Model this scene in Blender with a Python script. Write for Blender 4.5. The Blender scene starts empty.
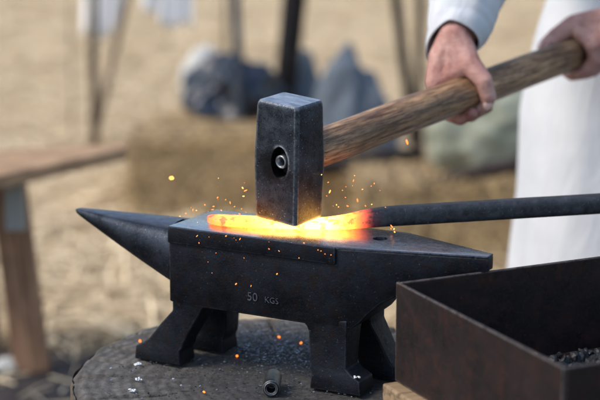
import bpy, bmesh, math, random
from mathutils import Vector, Matrix, noise
random.seed(7)
sc = bpy.context.scene
COL = sc.collection
R = math.radians
V = Vector

# ------------------------------------------------------------------ camera
PITCH, CAMH, FPX = R(13), 1.3369, 1824.0
cam = bpy.data.cameras.new('camera'); camo = bpy.data.objects.new('camera', cam); COL.objects.link(camo)
camo.location = (0, 0, CAMH); camo.rotation_euler = (R(90)-PITCH, 0, 0)
cam.sensor_width = 36; cam.lens = 36*FPX/600; cam.clip_end = 2000; cam.clip_start = .05
cam.dof.use_dof = True; cam.dof.focus_distance = 2.39; cam.dof.aperture_fstop = cam.lens/34.0
sc.camera = camo
def ray(px, py):
    x = (px-300)/FPX; y = -(py-200)/FPX
    return V((x, math.cos(PITCH)+y*math.sin(PITCH), -math.sin(PITCH)+y*math.cos(PITCH)))
def atz(px, py, z):            # where a sight line meets a horizontal plane
    r = ray(px, py); return V((0, 0, CAMH)) + r*((z-CAMH)/r.z)
def aty(px, py, y):
    r = ray(px, py); return V((0, 0, CAMH)) + r*(y/r.y)

# ------------------------------------------------------------------ world
w = bpy.data.worlds.new('World'); sc.world = w; w.use_nodes = True
nt = w.node_tree; bg = nt.nodes['Background']
sky = nt.nodes.new('ShaderNodeTexSky'); sky.sky_type = 'NISHITA'; sky.sun_disc = False
SUN_EL, SUN_AZ = R(50), R(-108)    # azimuth from +Y towards +X: left of the anvil
sky.sun_elevation = SUN_EL; sky.sun_rotation = SUN_AZ; sky.air_density = 1.3; sky.dust_density = 1.6; sky.ozone_density = 1.5
nt.links.new(sky.outputs[0], bg.inputs[0]); bg.inputs[1].default_value = .14
sl = bpy.data.lights.new('sun', 'SUN'); so = bpy.data.objects.new('sun', sl); COL.objects.link(so)
sl.energy = 1.75; sl.angle = R(22); sl.color = (1, .89, .74)
sd = V((math.cos(SUN_EL)*math.sin(SUN_AZ), math.cos(SUN_EL)*math.cos(SUN_AZ), math.sin(SUN_EL)))
so.rotation_euler = sd.to_track_quat('Z', 'Y').to_euler(); so.location = (0, 0, 6)
sc.view_settings.view_transform = 'Standard'; sc.view_settings.look = 'None'
sc.view_settings.exposure = 0.62; sc.view_settings.gamma = 1
sc.cycles.max_bounces = 8; sc.cycles.sample_clamp_indirect = 6
sc.cycles.use_denoising = True

# ------------------------------------------------------------------ material helpers
class Mat:
    def __init__(s, name, rough=.6, metal=0.0, color=(.5, .5, .5)):
        s.m = bpy.data.materials.new(name); s.m.use_nodes = True
        s.n = s.m.node_tree.nodes; s.l = s.m.node_tree.links; s.b = s.n['Principled BSDF']
        s.b.inputs['Roughness'].default_value = rough; s.b.inputs['Metallic'].default_value = metal
        s.b.inputs['Base Color'].default_value = (*color, 1)
        s.tc = s.n.new('ShaderNodeTexCoord')
    def map(s, scale=(1, 1, 1)):
        m = s.n.new('ShaderNodeMapping'); m.inputs['Scale'].default_value = scale
        s.l.new(s.tc.outputs['Object'], m.inputs[0]); return m.outputs[0]
    def noise(s, scale=5, detail=6, rough=.6, vec=None, dist=0):
        t = s.n.new('ShaderNodeTexNoise'); t.inputs['Scale'].default_value = scale; t.inputs['Detail'].default_value = detail
        t.inputs['Roughness'].default_value = rough; t.inputs['Distortion'].default_value = dist
        s.l.new(vec if vec else s.tc.outputs['Object'], t.inputs['Vector']); return t.outputs['Fac']
    def voro(s, scale=5, vec=None, feature='F1'):
        t = s.n.new('ShaderNodeTexVoronoi'); t.feature = feature; t.inputs['Scale'].default_value = scale
        s.l.new(vec if vec else s.tc.outputs['Object'], t.inputs['Vector']); return t.outputs['Distance']
    def ramp(s, fac, stops, interp='LINEAR'):
        r = s.n.new('ShaderNodeValToRGB'); cr = r.color_ramp; cr.interpolation = interp
        while len(cr.elements) > len(stops): cr.elements.remove(cr.elements[-1])
        while len(cr.elements) < len(stops): cr.elements.new(1)
        for e, (p, c) in zip(cr.elements, stops):
            e.position = p; e.color = (c, c, c, 1) if isinstance(c, (int, float)) else (*c, 1)
        s.l.new(fac, r.inputs[0]); return r.outputs[0]
    def mix(s, fac, a, b, mode='MIX'):
        x = s.n.new('ShaderNodeMix'); x.data_type = 'RGBA'; x.blend_type = mode
        for i, v in ((0, fac), (6, a), (7, b)):
            if isinstance(v, (int, float)): x.inputs[i].default_value = v if i == 0 else (v, v, v, 1)
            elif isinstance(v, tuple): x.inputs[i].default_value = (*v, 1)
            else: s.l.new(v, x.inputs[i])
        return x.outputs[2]
    def math(s, op, a, b=0.0):
        x = s.n.new('ShaderNodeMath'); x.operation = op
        for i, v in ((0, a), (1, b)):
            if isinstance(v, (int, float)): x.inputs[i].default_value = v
            else: s.l.new(v, x.inputs[i])
        return x.outputs[0]
    def edge(s, radius=.003, lo=.002, hi=.06):      # 1 on worn corners
        bv = s.n.new('ShaderNodeBevel'); bv.inputs[0].default_value = radius; bv.samples = 6
        g = s.n.new('ShaderNodeNewGeometry'); d = s.n.new('ShaderNodeVectorMath'); d.operation = 'DOT_PRODUCT'
        s.l.new(bv.outputs[0], d.inputs[0]); s.l.new(g.outputs['Normal'], d.inputs[1])
        inv = s.math('SUBTRACT', 1.0, d.outputs['Value'])
        return s.ramp(inv, [(lo, 0.0), (hi, 1.0)])
    def sep(s, out='Object'):
        x = s.n.new('ShaderNodeSeparateXYZ'); s.l.new(s.tc.outputs[out], x.inputs[0]); return x.outputs
    def up(s):
        g = s.n.new('ShaderNodeNewGeometry'); x = s.n.new('ShaderNodeSeparateXYZ'); s.l.new(g.outputs['Normal'], x.inputs[0]); return x.outputs[2]
    def color(s, c): s.l.new(c, s.b.inputs['Base Color']); return s
    def rough(s, r): s.l.new(r, s.b.inputs['Roughness']); return s
    def metal(s, r): s.l.new(r, s.b.inputs['Metallic']); return s
    def bump(s, h, strength=.5, dist=.002):
        b = s.n.new('ShaderNodeBump'); b.inputs['Strength'].default_value = strength; b.inputs['Distance'].default_value = dist
        s.l.new(h, b.inputs['Height'])
        if s.b.inputs['Normal'].is_linked:
            s.l.new(s.b.inputs['Normal'].links[0].from_socket, b.inputs['Normal'])
        s.l.new(b.outputs[0], s.b.inputs['Normal']); return s

# --- iron
def iron(name, dark, light, rlo=.35, rhi=.6, bumpd=.0012, edge_r=.003, edge_c=(.34, .36, .40), rust=.0, metal=.75, scale=1.0, topwear=None, hole=None, spk=.5, rustc=(.11, .045, .022)):
    m = Mat(name, metal=metal)
    n1 = m.noise(28*scale, 8, .65); n2 = m.noise(160*scale, 6, .7); n3 = m.noise(7*scale, 4, .5); n5 = m.noise(520*scale, 4, .75); n6 = m.noise(70*scale, 7, .75)
    c = m.mix(m.ramp(n1, [(.35, 0.0), (.7, 1.0)]), dark, light)
    c = m.mix(m.math('MULTIPLY', m.ramp(n5, [(.50, 0.0), (.70, 1.0)]), .55), c, tuple(x*1.9 for x in light))
    c = m.mix(m.math('MULTIPLY', m.ramp(n6, [(.54, 0.0), (.60, 1.0)]), .6), c, tuple(x*.5 for x in dark))
    if rust: c = m.mix(m.math('MULTIPLY', m.ramp(n6, [(.5, 0.0), (.68, 1.0)]), rust), c, rustc)
    speck = m.ramp(m.voro(150*scale), [(.0, 1.0), (.16, 0.0)])
    sm = m.math('MULTIPLY', speck, m.ramp(m.noise(15*scale, 3), [(.40, 0.0), (.54, 1.0)]))
    c = m.mix(m.math('MULTIPLY', sm, spk), c, edge_c)
    if topwear:
        u = m.ramp(m.up(), [(.85, 0.0), (.97, 1.0)])
        tw = m.mix(m.ramp(m.noise(40, 6, .7, m.map((1, 3, 1))), [(.3, 0.0), (.7, 1.0)]), topwear[0], topwear[1])
        c = m.mix(u, c, tw)
    e = m.math('MULTIPLY', m.edge(edge_r), m.ramp(n2, [(.36, .1), (.56, 1.0)]))
    if hole:
        xs = m.sep(); q = m.math('ADD', m.math('POWER', m.math('SUBTRACT', xs[0], hole[0]), 2.0), m.math('POWER', m.math('SUBTRACT', xs[2], hole[1]), 2.0))
        e = m.math('MULTIPLY', e, m.ramp(m.math('SQRT', q), [(.023, 0.0), (.028, 1.0)]))
        c = m.mix(m.ramp(m.math('ADD', m.math('SQRT', q), m.math('MULTIPLY', n2, .012)), [(.024, .85), (.034, 0.0)]), c, (.006, .006, .008))  # shade of the eye recess put into the colour around the hole
    c = m.mix(m.math('MULTIPLY', e, .8), c, edge_c)
    m.color(c)
    m.rough(m.ramp(m.mix(.5, n1, n2), [(.35, rlo), (.62, rhi)]))
    m.bump(n5, .7, bumpd*.3).bump(n2, .6, bumpd*.5).bump(n6, .6, bumpd*.7).bump(n1, .5, bumpd*.8).bump(n3, .3, bumpd*2)
    return m.m
M = {}
M['anvil'] = iron('anvil_iron', (.0035, .005, .009), (.014, .018, .028), .40, .66, rust=.15, edge_c=(.16, .18, .22), bumpd=.0014, topwear=((.035, .040, .05), (.10, .11, .13)))
M['face'] = iron('anvil_face_steel', (.006, .008, .013), (.02, .024, .034), .16, .34, bumpd=.0003, edge_c=(.25, .27, .30), topwear=((.24, .26, .29), (.50, .52, .57)), metal=.92)
M['horn'] = iron('anvil_horn_steel', (.008, .011, .018), (.034, .041, .058), .32, .52, bumpd=.0008, edge_c=(.22, .24, .28), metal=.85, topwear=((.08, .09, .11), (.18, .20, .24)))
M['hammer'] = iron('hammer_steel', (.010, .013, .020), (.055, .066, .088), .36, .60, hole=(-.002, -.003), spk=.9, bumpd=.0010, edge_c=(.55, .60, .68), edge_r=.006, topwear=((.14, .17, .21), (.55, .60, .68)), metal=.8, scale=1.4)
M['ring'] = iron('wedge_ring_steel', (.18, .19, .21), (.34, .36, .40), .3, .5, bumpd=.0003, metal=.9)
M['black'] = iron('soot_black_iron', (.010, .010, .012), (.03, .03, .034), .5, .8, rust=.3)
M['pan'] = iron('pan_sheet_steel', (.010, .007, .008), (.026, .015, .014), .45, .75, bumpd=.0008, rust=.7, spk=.12, rustc=(.070, .026, .018), edge_c=(.26, .23, .22), metal=.45, scale=.6)
M['pole'] = iron('blue_grey_iron', (.05, .06, .08), (.09, .11, .14), .5, .7)

def wood(name, dark, light, axis=0, grain=60, ring=1.0, rough=.75, bumpd=.001, contrast=(.35, .65), patch=.4, patchcol=None):
    m = Mat(name, rough=rough)
    sc_ = [grain, grain, grain]; sc_[axis] = grain*.06
    v = m.map(tuple(sc_))
    n1 = m.noise(1.0, 9, .72, v, .25); n2 = m.noise(3.5, 6, .7, v); n3 = m.noise(9, 4)
    c = m.mix(m.ramp(n1, [(contrast[0], 0.0), (contrast[1], 1.0)]), dark, light)
    c = m.mix(m.math('MULTIPLY', m.ramp(n2, [(.50, 0.0), (.60, 1.0)]), .75), c, tuple(x*.35 for x in dark))
    c = m.mix(m.math('MULTIPLY', m.ramp(n3, [(.42, 0.0), (.66, 1.0)]), patch), c, patchcol or tuple(x*.5 for x in dark))
    m.color(c); m.bump(n1, .5, bumpd).bump(n2, .6, bumpd*.6)
    return m.m
M['handle'] = wood('hammer_handle_wood', (.10, .042, .018), (.60, .36, .19), 1, 120, rough=.5, bumpd=.0016, contrast=(.38, .60), patch=.6, patchcol=(.055, .027, .016))
M['bench'] = wood('reddish_bench_wood', (.14, .065, .045), (.28, .15, .11), 0, 20)
M['benchtop'] = wood('worn_board_wood', (.36, .20, .10), (.58, .38, .22), 0, 20)
M['leg'] = wood('brown_leg_wood', (.24, .12, .065), (.42, .24, .14), 2, 20)
M['timber'] = wood('pale_timber', (.20, .13, .07), (.36, .25, .15), 0, 30)
M['stick'] = wood('stick_wood', (.08, .055, .035), (.19, .14, .09), 2, 20)
M['branch'] = wood('dark_branch', (.015, .008, .007), (.04, .022, .018), 0, 30)

# hot bar: object x runs along the bar from the tip (metres)
def hot_mat():
    m = Mat('hot_bar_steel', metal=.3)
    x = m.sep()[0]
    n1 = m.noise(60, 6, .7); n2 = m.noise(18, 5, .6); n3 = m.noise(220, 5, .7)
    xw = m.math('ADD', x, m.math('MULTIPLY', m.math('SUBTRACT', n2, .5), .03))
    t = m.math('DIVIDE', xw, .30)
    temp = m.ramp(t, [(.0, .45), (.08, .58), (.18, .76), (.30, .92), (.50, 1.0), (.58, .80), (.66, .42), (.71, .12), (.77, 0.0)])
    scale_spots = m.ramp(m.noise(75, 5, .6), [(.52, 1.0), (.60, .72)])
    temp = m.math('MULTIPLY', temp, scale_spots)
    col = m.ramp(temp, [(.0, (0, 0, 0)), (.12, (.16, .006, .004)), (.34, (.85, .10, .035)), (.48, (1.0, .22, .03)), (.72, (1, .33, .03)), (1.0, (1, .47, .085))])
    st = m.ramp(temp, [(.0, 0.0), (.12, .02), (.34, .13), (.48, .22), (.72, .5), (1.0, 1.0)])
    s = m.math('MULTIPLY', st, 7.5)
    m.l.new(col, m.b.inputs['Emission Color']); m.l.new(s, m.b.inputs['Emission Strength'])
    c = m.mix(m.ramp(n1, [(.3, 0.0), (.7, 1.0)]), (.012, .013, .018), (.05, .056, .07))
    c = m.mix(m.ramp(n3, [(.60, 0.0), (.70, .5)]), c, (.2, .22, .26))
    m.color(c); m.rough(m.ramp(n1, [(.3, .38), (.7, .65)]))
    m.bump(n1, .6, .0016).bump(n2, .5, .004)
    return m.m
M['hot'] = hot_mat()
def emit(name, col, s):
    m = Mat(name); m.b.inputs['Emission Color'].default_value = (*col, 1); m.b.inputs['Emission Strength'].default_value = s
    m.b.inputs['Base Color'].default_value = (.02, .01, .01, 1); return m.m
M['spark'] = emit('spark_glow', (1, .25, .04), 1.6)
M['spark_hot'] = emit('spark_bright_glow', (1, .36, .06), 3.0)
M['ember'] = emit('ember_glow', (1, .2, .02), 1.8)

# ground
def ground_mat():
    m = Mat('straw_ground', rough=.9)
    xs = m.sep()
    n = m.noise(2.2, 6, .6); f = m.noise(25, 8, .7); f2 = m.noise(9, 6, .65, m.map((1, 2.5, 1)))
    straw = m.mix(m.ramp(f, [(.35, 0.0), (.68, 1.0)]), (.45, .345, .20), (.80, .64, .42))
    straw = m.mix(m.math('MULTIPLY', m.ramp(f2, [(.52, 0.0), (.68, 1.0)]), .16), straw, (.27, .20, .125))
    soil = m.mix(m.ramp(f, [(.3, 0.0), (.7, 1.0)]), (.035, .026, .026), (.09, .07, .065))
    d = m.math('ADD', xs[1], m.math('MULTIPLY', m.math('SUBTRACT', n, .5), 1.2))
    fac = m.ramp(m.math('MULTIPLY', d, .1), [(.425, 0.0), (.455, 1.0)])
    far = m.ramp(m.math('MULTIPLY', d, .02), [(.34, 0.0), (.6, 1.0)])
    c = m.mix(fac, soil, straw); c = m.mix(far, c, (.12, .13, .06))
    m.color(c); m.bump(f, .8, .02).bump(n, .5, .05); return m.m
M['ground'] = ground_mat()
def straw_mat(name, a, b):
    m = Mat(name, rough=.6)
    g = m.n.new('ShaderNodeNewGeometry'); r = m.ramp(g.outputs['Random Per Island'], [(0, a), (.55, b), (1.0, tuple(min(1, x*1.25) for x in b))])
    m.color(r); return m.m
M['straw'] = straw_mat('straw', (.34, .245, .135), (.78, .63, .41))
M['balestraw'] = straw_mat('bale_straw', (.20, .135, .07), (.56, .40, .21))
def flake_mat():
    m = Mat('scale_flake', rough=.4, metal=.55)
    g = m.n.new('ShaderNodeNewGeometry'); m.color(m.ramp(g.outputs['Random Per Island'], [(0, (.03, .035, .04)), (.6, (.09, .10, .12)), (.93, (.18, .21, .26)), (1.0, (.42, .46, .52))])); return m.m
M['flake'] = flake_mat()
def coal_mat():
    m = Mat('coal', rough=.55); n = m.noise(60, 5); m.color(m.ramp(n, [(.3, (.003, .003, .005)), (.7, (.012, .014, .02))])); m.bump(n, .8, .004); return m.m
M['coal'] = coal_mat()
def stump_top():
    m = Mat('stump_top_wood', rough=.85)
    xs = m.sep(); rr = m.math('SQRT', m.math('ADD', m.math('POWER', xs[0], 2.0), m.math('POWER', xs[1], 2.0)))
    n = m.noise(6, 5, .6); n2 = m.noise(45, 8, .7); n3 = m.noise(3.2, 4, .5); n4 = m.noise(260, 6, .8)
    ph = m.math('ADD', m.math('MULTIPLY', rr, 420.0), m.math('MULTIPLY', n, 16.0))
    rings = m.math('ADD', m.math('MULTIPLY', m.math('SINE', ph), .5), .5)
    c = m.mix(m.ramp(n2, [(.3, 0.0), (.7, 1.0)]), (.055, .050, .047), (.30, .28, .255))
    c = m.mix(m.math('MULTIPLY', rings, .5), c, (.06, .052, .047))
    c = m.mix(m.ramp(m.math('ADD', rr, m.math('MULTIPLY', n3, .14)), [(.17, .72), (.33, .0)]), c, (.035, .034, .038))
    c = m.mix(m.math('MULTIPLY', m.ramp(n4, [(.62, 0.0), (.72, 1.0)]), .5), c, (.25, .25, .25))
    v = m.voro(10, m.map((1, 1, 1)), 'DISTANCE_TO_EDGE')
    m.color(c); m.bump(n4, 1, .003).bump(rings, .6, .0020).bump(n2, 1, .008).bump(n, .5, .006); return m.m
M['stumptop'] = stump_top()
def bark():
    m = Mat('bark', rough=.9); v = m.map((14, 14, 3)); n = m.noise(1.5, 7, .7, v, .5); n2 = m.noise(60, 5)
    c = m.mix(m.ramp(n, [(.35, 0.0), (.65, 1.0)]), (.035, .026, .018), (.19, .145, .10)); m.color(m.mix(m.math('MULTIPLY', n2, .3), c, (.06, .06, .045)))
    m.bump(n, 1.0, .012).bump(n2, .6, .003); return m.m
M['bark'] = bark()
def skin():
    m = Mat('skin', rough=.5)
    n = m.noise(22, 5, .6); n2 = m.noise(220, 4, .7); n3 = m.noise(70, 5, .6)
    c = m.mix(m.ramp(n, [(.3, 0.0), (.7, 1.0)]), (.36, .14, .115), (.68, .42, .36))
    c = m.mix(m.math('MULTIPLY', m.ramp(n3, [(.52, 0.0), (.68, 1.0)]), .45), c, (.26, .085, .065))
    cr = m.noise(1.0, 6, .7, m.map((90, 90, 260)))
    m.b.inputs['Subsurface Weight'].default_value = .15; m.b.inputs['Subsurface Radius'].default_value = (.01, .004, .002); m.b.inputs['Subsurface Scale'].default_value = 1
    m.color(c); m.bump(n2, .5, .0008).bump(cr, .7, .0022).bump(n3, .6, .0022); return m.m
M['skin'] = skin()
M['nail'] = Mat('nail', rough=.3, color=(.80, .55, .50)).m
def cloth(name, a, b, sc_=1.0, fold=.006, weave=True):
    m = Mat(name, rough=.9); n = m.noise(9*sc_, 5, .55); n2 = m.noise(500, 3)
    f = m.noise(5, 4, .5, m.map((2.4, 2.4, .7)), .8)
    m.color(m.mix(m.ramp(n, [(.3, 0.0), (.7, 1.0)]), a, b)); m.b.inputs['Sheen Weight'].default_value = .2
    m.bump(n2, .25, .0005).bump(f, .6, fold*1.5); return m.m
M['linen'] = cloth('white_linen', (.55, .57, .61), (.66, .67, .70), fold=.014)
M['trouser'] = cloth('grey_trouser', (.10, .095, .09), (.15, .14, .13))
M['leather'] = Mat('boot_leather', rough=.5, color=(.045, .028, .018)).m
M['hair'] = Mat('brown_hair', rough=.6, color=(.06, .035, .02)).m
M['eye'] = Mat('eye_white', rough=.2, color=(.7, .7, .7)).m
M['navy'] = cloth('navy_tarp', (.004, .007, .016), (.018, .03, .055), 2); M['navy'].node_tree.nodes['Principled BSDF'].inputs['Sheen Weight'].default_value = 0; M['navy'].node_tree.nodes['Principled BSDF'].inputs['Roughness'].default_value = .35
M['bluegrey'] = cloth('blue_grey_cloth', (.06, .08, .11), (.14, .17, .21), 2)
M['palefleece'] = cloth('pale_lump', (.42, .42, .40), (.6, .6, .58), 2)
M['sage'] = cloth('sage_cloth', (.19, .21, .155), (.32, .33, .26), 2)
M['whitecloth'] = cloth('white_hanging_cloth', (.82, .83, .87), (.90, .90, .92), 2)
M['twine'] = Mat('twine', rough=.8, color=(.09, .06, .035)).m

# ------------------------------------------------------------------ object helpers
def obj(name, bm, mat, parent=None, smooth=True, mw=None):
    me = bpy.data.meshes.new(name)
    if isinstance(bm, bmesh.types.BMesh):
        bmesh.ops.recalc_face_normals(bm, faces=bm.faces); bm.to_mesh(me); bm.free()
    else: me = bm; me.name = name
    if mat: me.materials.clear(); me.materials.append(mat)
    for p in me.polygons: p.use_smooth = smooth
    o = bpy.data.objects.new(name, me); COL.objects.link(o)
    if mw is not None: o.matrix_world = mw
    if parent: o.parent = parent
    return o
def tag(o, label=None, cat=None, group=None, kind=None):
    if label: o['label'] = label
    if cat: o['category'] = cat
    if group: o['group'] = group
    if kind: o['kind'] = kind
    return o
def empty(name, mw, label, cat, group=None):
    o = bpy.data.objects.new(name, None); COL.objects.link(o); o.matrix_world = mw; o.empty_display_size = .05
    return tag(o, label, cat, group)
def box(bm, lo, hi, mat=None):
    r = bmesh.ops.create_cube(bm, size=1)
    m = Matrix.Translation((V(lo)+V(hi))/2) @ Matrix.Diagonal((*(V(hi)-V(lo)), 1))
    bmesh.ops.transform(bm, matrix=(mat @ m) if mat else m, verts=r['verts'])
    return r['verts']
def loft(bm, rings, cap=True, close=True):
    vs = [[bm.verts.new(p) for p in r] for r in rings]; n = len(rings[0])
    for a, b in zip(vs, vs[1:]):
        for i in range(n if close else n-1):
            j = (i+1) % n; bm.faces.new((a[i], a[j], b[j], b[i]))
    if cap: bm.faces.new(vs[0][::-1]); bm.faces.new(vs[-1])
    return vs
def bevel_mod(o, wd, seg=2, ang=35):
    b = o.modifiers.new('bevel', 'BEVEL'); b.width = wd; b.segments = seg; b.angle_limit = R(ang); b.limit_method = 'ANGLE'
    return o
def bake(o):         # apply modifiers without operators
    dg = bpy.context.evaluated_depsgraph_get(); dg.update()
    me = bpy.data.meshes.new_from_object(o.evaluated_get(dg)); o.modifiers.clear(); old = o.data; o.data = me
    bpy.data.meshes.remove(old); return o
def cut(o, bm):
    me = bpy.data.meshes.new('cutter'); bmesh.ops.recalc_face_normals(bm, faces=bm.faces); bm.to_mesh(me); bm.free()
    c = bpy.data.objects.new('cutter', me); COL.objects.link(c); c.matrix_world = o.matrix_world
    b = o.modifiers.new('cut', 'BOOLEAN'); b.object = c; b.operation = 'DIFFERENCE'; b.solver = 'EXACT'
    bake(o); bpy.data.objects.remove(c); bpy.data.meshes.remove(me); return o
def weighted(o, ang=40):
    for p in o.data.polygons: p.use_smooth = True
    o.data.set_sharp_from_angle(angle=R(ang)); return o
def frame(x, y, z, t):
    m = Matrix((x, y, z)).transposed().to_4x4(); m.translation = t; return m
def tube(bm, pts, rads, n=12, cap=True, squash=None):
    """round tube through pts"""
    rings = []; prev = None
    for i, p in enumerate(pts):
        d = (pts[min(i+1, len(pts)-1)] - pts[max(i-1, 0)]).normalized()
        a = prev if prev is not None else (V((0, 0, 1)) if abs(d.z) < .9 else V((1, 0, 0)))
        x = (a - d*a.dot(d)).normalized(); y = d.cross(x); prev = x
        r = rads[i] if isinstance(rads, (list, tuple)) else rads
        rings.append([p + x*r*math.cos(k*2*math.pi/n) + y*r*math.sin(k*2*math.pi/n) for k in range(n)])
    return loft(bm, rings, cap)
def capsule(bm, p0, r0, p1, r1, n=10):
    """tapered capsule as a lathe along p0-p1"""
    d = p1-p0; L = d.length
    if L < 1e-6:
        bmesh.ops.create_icosphere(bm, subdivisions=2, radius=r0, matrix=Matrix.Translation(p0)); return
    q = d.to_track_quat('Z', 'Y'); rings = []
    for k in range(1, 5): a = -math.pi/2 + k*math.pi/8; rings.append((r0*math.sin(a), r0*math.cos(a)))
    for k in range(0, 4): a = k*math.pi/8; rings.append((L + r1*math.sin(a), r1*math.cos(a)))
    rr = [[p0 + q @ V((r*math.cos(t*2*math.pi/n), r*math.sin(t*2*math.pi/n), z)) for t in range(n)] for z, r in rings]
    vs = loft(bm, rr, False)
    a = bm.verts.new(p0 - q @ V((0, 0, r0))); b = bm.verts.new(p1 + q @ V((0, 0, r1)))
    for i in range(n):
        bm.faces.new((vs[0][(i+1) % n], vs[0][i], a)); bm.faces.new((vs[-1][i], vs[-1][(i+1) % n], b))
def remeshed(name, bm, mat, parent, voxel, smooth=3):
    o = obj(name, bm, mat, parent)
    r = o.modifiers.new('r', 'REMESH'); r.mode = 'VOXEL'; r.voxel_size = voxel; r.adaptivity = 0
    s = o.modifiers.new('s', 'SMOOTH'); s.factor = .5; s.iterations = smooth
    bake(o)
    for p in o.data.polygons: p.use_smooth = True
    return o

# ------------------------------------------------------------------ ground + straw
bm = bmesh.new(); bmesh.ops.create_grid(bm, x_segments=60, y_segments=60, size=300, matrix=Matrix.Translation((0, 280, 0)))
g = obj('ground', bm, M['ground'], smooth=False); tag(g, 'trampled ground strewn with pale straw, dark soil nearby', kind='structure')
def blades(bm, n, place, lmin, lmax, wd, lift=.02):
    for _ in range(n):
        p, nrm = place(); a = random.uniform(0, 2*math.pi); L = random.uniform(lmin, lmax)
        t = V((math.cos(a), math.sin(a), random.uniform(-.15, .25)))
        if nrm is not None:
            t = (t + V((0, 0, random.uniform(-1, 1)))*(1-abs(nrm.z))); t = (t - nrm*t.dot(nrm)).normalized() + nrm*random.uniform(-.05, .25)
            s = nrm.cross(t).normalized()*wd*random.uniform(.5, 1.2)
        else: s = V((-math.sin(a), math.cos(a), random.uniform(-.5, .5)))*wd*random.uniform(.5, 1.2)
        m = p + t*L*.5 + V((0, 0, random.uniform(0, .01)))
        e = p + t*L
        v = [bm.verts.new(x) for x in (p-s, p+s, m+s, m-s, e+s*.6, e-s*.6)]
        bm.faces.new((v[0], v[1], v[2], v[3])); bm.faces.new((v[3], v[2], v[4], v[5]))
def gp():
    y = 4.25 + 8.5*random.random()**1.5
    hw = .26*y + 1.0
    while True:
        x = random.uniform(-hw, hw); return V((x, y, .004 + .02*random.random())), None
bm = bmesh.new(); blades(bm, 60000, gp, .06, .22, .0035)
# thinner scatter over the soil
def gp2():
    return V((random.uniform(-1.3, 1.4), random.uniform(3.0, 4.4), .004+.008*random.random())), None
blades(bm, 500, gp2, .05, .16, .003)
o = obj('loose_straw', bm, M['straw'], smooth=False); tag(o, 'loose pale straw scattered thickly over the ground', 'straw', kind='stuff')

# ------------------------------------------------------------------ stump
SC = V((0.0, 2.32, 0)); STZ = .555
rad_pts = [(-180, .304), (-150, .29), (-120, .285), (-90, .285), (-60, .28), (-30, .27), (0, .275), (30, .29), (60, .30), (90, .303), (104, .312), (115, .335), (130, .347), (150, .331), (165, .315), (180, .304)]
def srad(a):
    a = (a+180) % 360 - 180
    for (a0, r0), (a1, r1) in zip(rad_pts, rad_pts[1:]):
        if a0 <= a <= a1:
            t = (a-a0)/(a1-a0); t = t*t*(3-2*t); r = r0+(r1-r0)*t; break
    return r + .006*noise.noise(V((math.cos(R(a))*3, math.sin(R(a))*3, 1))) + .003*noise.noise(V((math.cos(R(a))*14, math.sin(R(a))*14, 5)))
cracks = [(R(a), random.uniform(.3, .9), w_) for a, w_ in ((137, .010), (160, .006), (175, .008), (-165, .005), (118, .006), (98, .004), (-120, .008), (-60, .008), (20, .007), (60, .007), (-15, .005), (149, .004))]
root = empty('tree_stump', Matrix.Translation(SC), 'weathered round tree stump carrying the anvil', 'stump')
NA, NR = 360, 70
rings = []
for k in range(NR+1):
    t = (1-k/NR); ring = []
    for i in range(NA):
        a = i*360/NA; rr = srad(a)*max(t, .004); ang = R(a)
        z = STZ - .003 + .0026*noise.noise(V((math.cos(ang)*rr*22, math.sin(ang)*rr*22, 0))) - .0008
        z += .0022*noise.noise(V((math.cos(ang)*rr*90, math.sin(ang)*rr*90, 3)))*(1 if t > .6 else .5)
        z -= .012*max(0, (t-.95)/.05)**2 * (1+.8*noise.noise(V((ang*6, 2, 0))))
        for ca, start, wdt in cracks:
            d = ((ang-ca+math.pi) % (2*math.pi)-math.pi)*rr + .012*noise.noise(V((rr*18, ca*9, 0)))
            ww = 1.7*wdt*max(0, t-start*.7)
            if abs(d) < ww: z -= .02*(1-abs(d)/ww)
        ring.append(V((math.cos(ang)*rr, math.sin(ang)*rr, z)))
    rings.append(ring)
bm = bmesh.new(); loft(bm, rings, False)
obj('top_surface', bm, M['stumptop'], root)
rings = []
for k in range(60):
    z = (1-k/59)*(STZ-.012)
    ring = []
    for i in range(NA):
        a = i*360/NA; ang = R(a)
        f = 1.0+.10*(1-z/STZ)**2
        rr = srad(a)*f - .0005 + .007*(noise.noise(V((math.cos(ang)*9, math.sin(ang)*9, z*3))) + .7*noise.noise(V((math.cos(ang)*24, math.sin(ang)*24, z*6))))*min(1, k/2)
        ring.append(V((math.cos(ang)*rr, math.sin(ang)*rr, z)))
    rings.append(ring)
bm = bmesh.new(); loft(bm, rings, False); obj('bark', bm, M['bark'], root)

# ------------------------------------------------------------------ anvil
O = atz(167, 226, .75); a = R(-27.5)
U = V((math.cos(a), math.sin(a), 0)); W = V((-math.sin(a), math.cos(a), 0)); Z = V((0, 0, 1))
AM = frame(U, W, Z, V((O.x, O.y, .75)))      # local (u, w, z) with z=0 on the face
ab = AM.copy(); ab.translation = AM @ V((.13, .058, -.195)); AI = ab.inverted()
anvil = empty('anvil', ab, 'black iron anvil with a round horn and a square heel, standing on the stump', 'anvil')
def apart(name, bm, mat, smooth=False):
    o = obj(name, bm, mat, smooth=smooth); o.matrix_world = AM; o.parent = anvil; o.matrix_parent_inverse = AI; return o
WF, WB = .003, .114
HU = .2527
def secs(u):        # front w, back w, top z, bottom z
    wf = WF if u <= HU else .002 + (u-HU)/(.4445-HU)*.045
    wb = WB if u <= .305 else .1165 - (u-.305)/(.4445-.305)*.0505
    pts = [(0, -.1055), (.0106, -.1085), (.2, -.109), (.273, -.1085), (.282, -.101), (.293, -.088), (.31, -.072), (.3367, -.057), (.38, -.040), (.4445, -.0195)]
    for (a0, b0), (a1, b1) in zip(pts, pts[1:]):
        if a0 <= u <= a1: zb = b0+(b1-b0)*(u-a0)/(a1-a0); break
    return wf+.0006, wb, -.0024, zb
bm = bmesh.new(); rings = []
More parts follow.
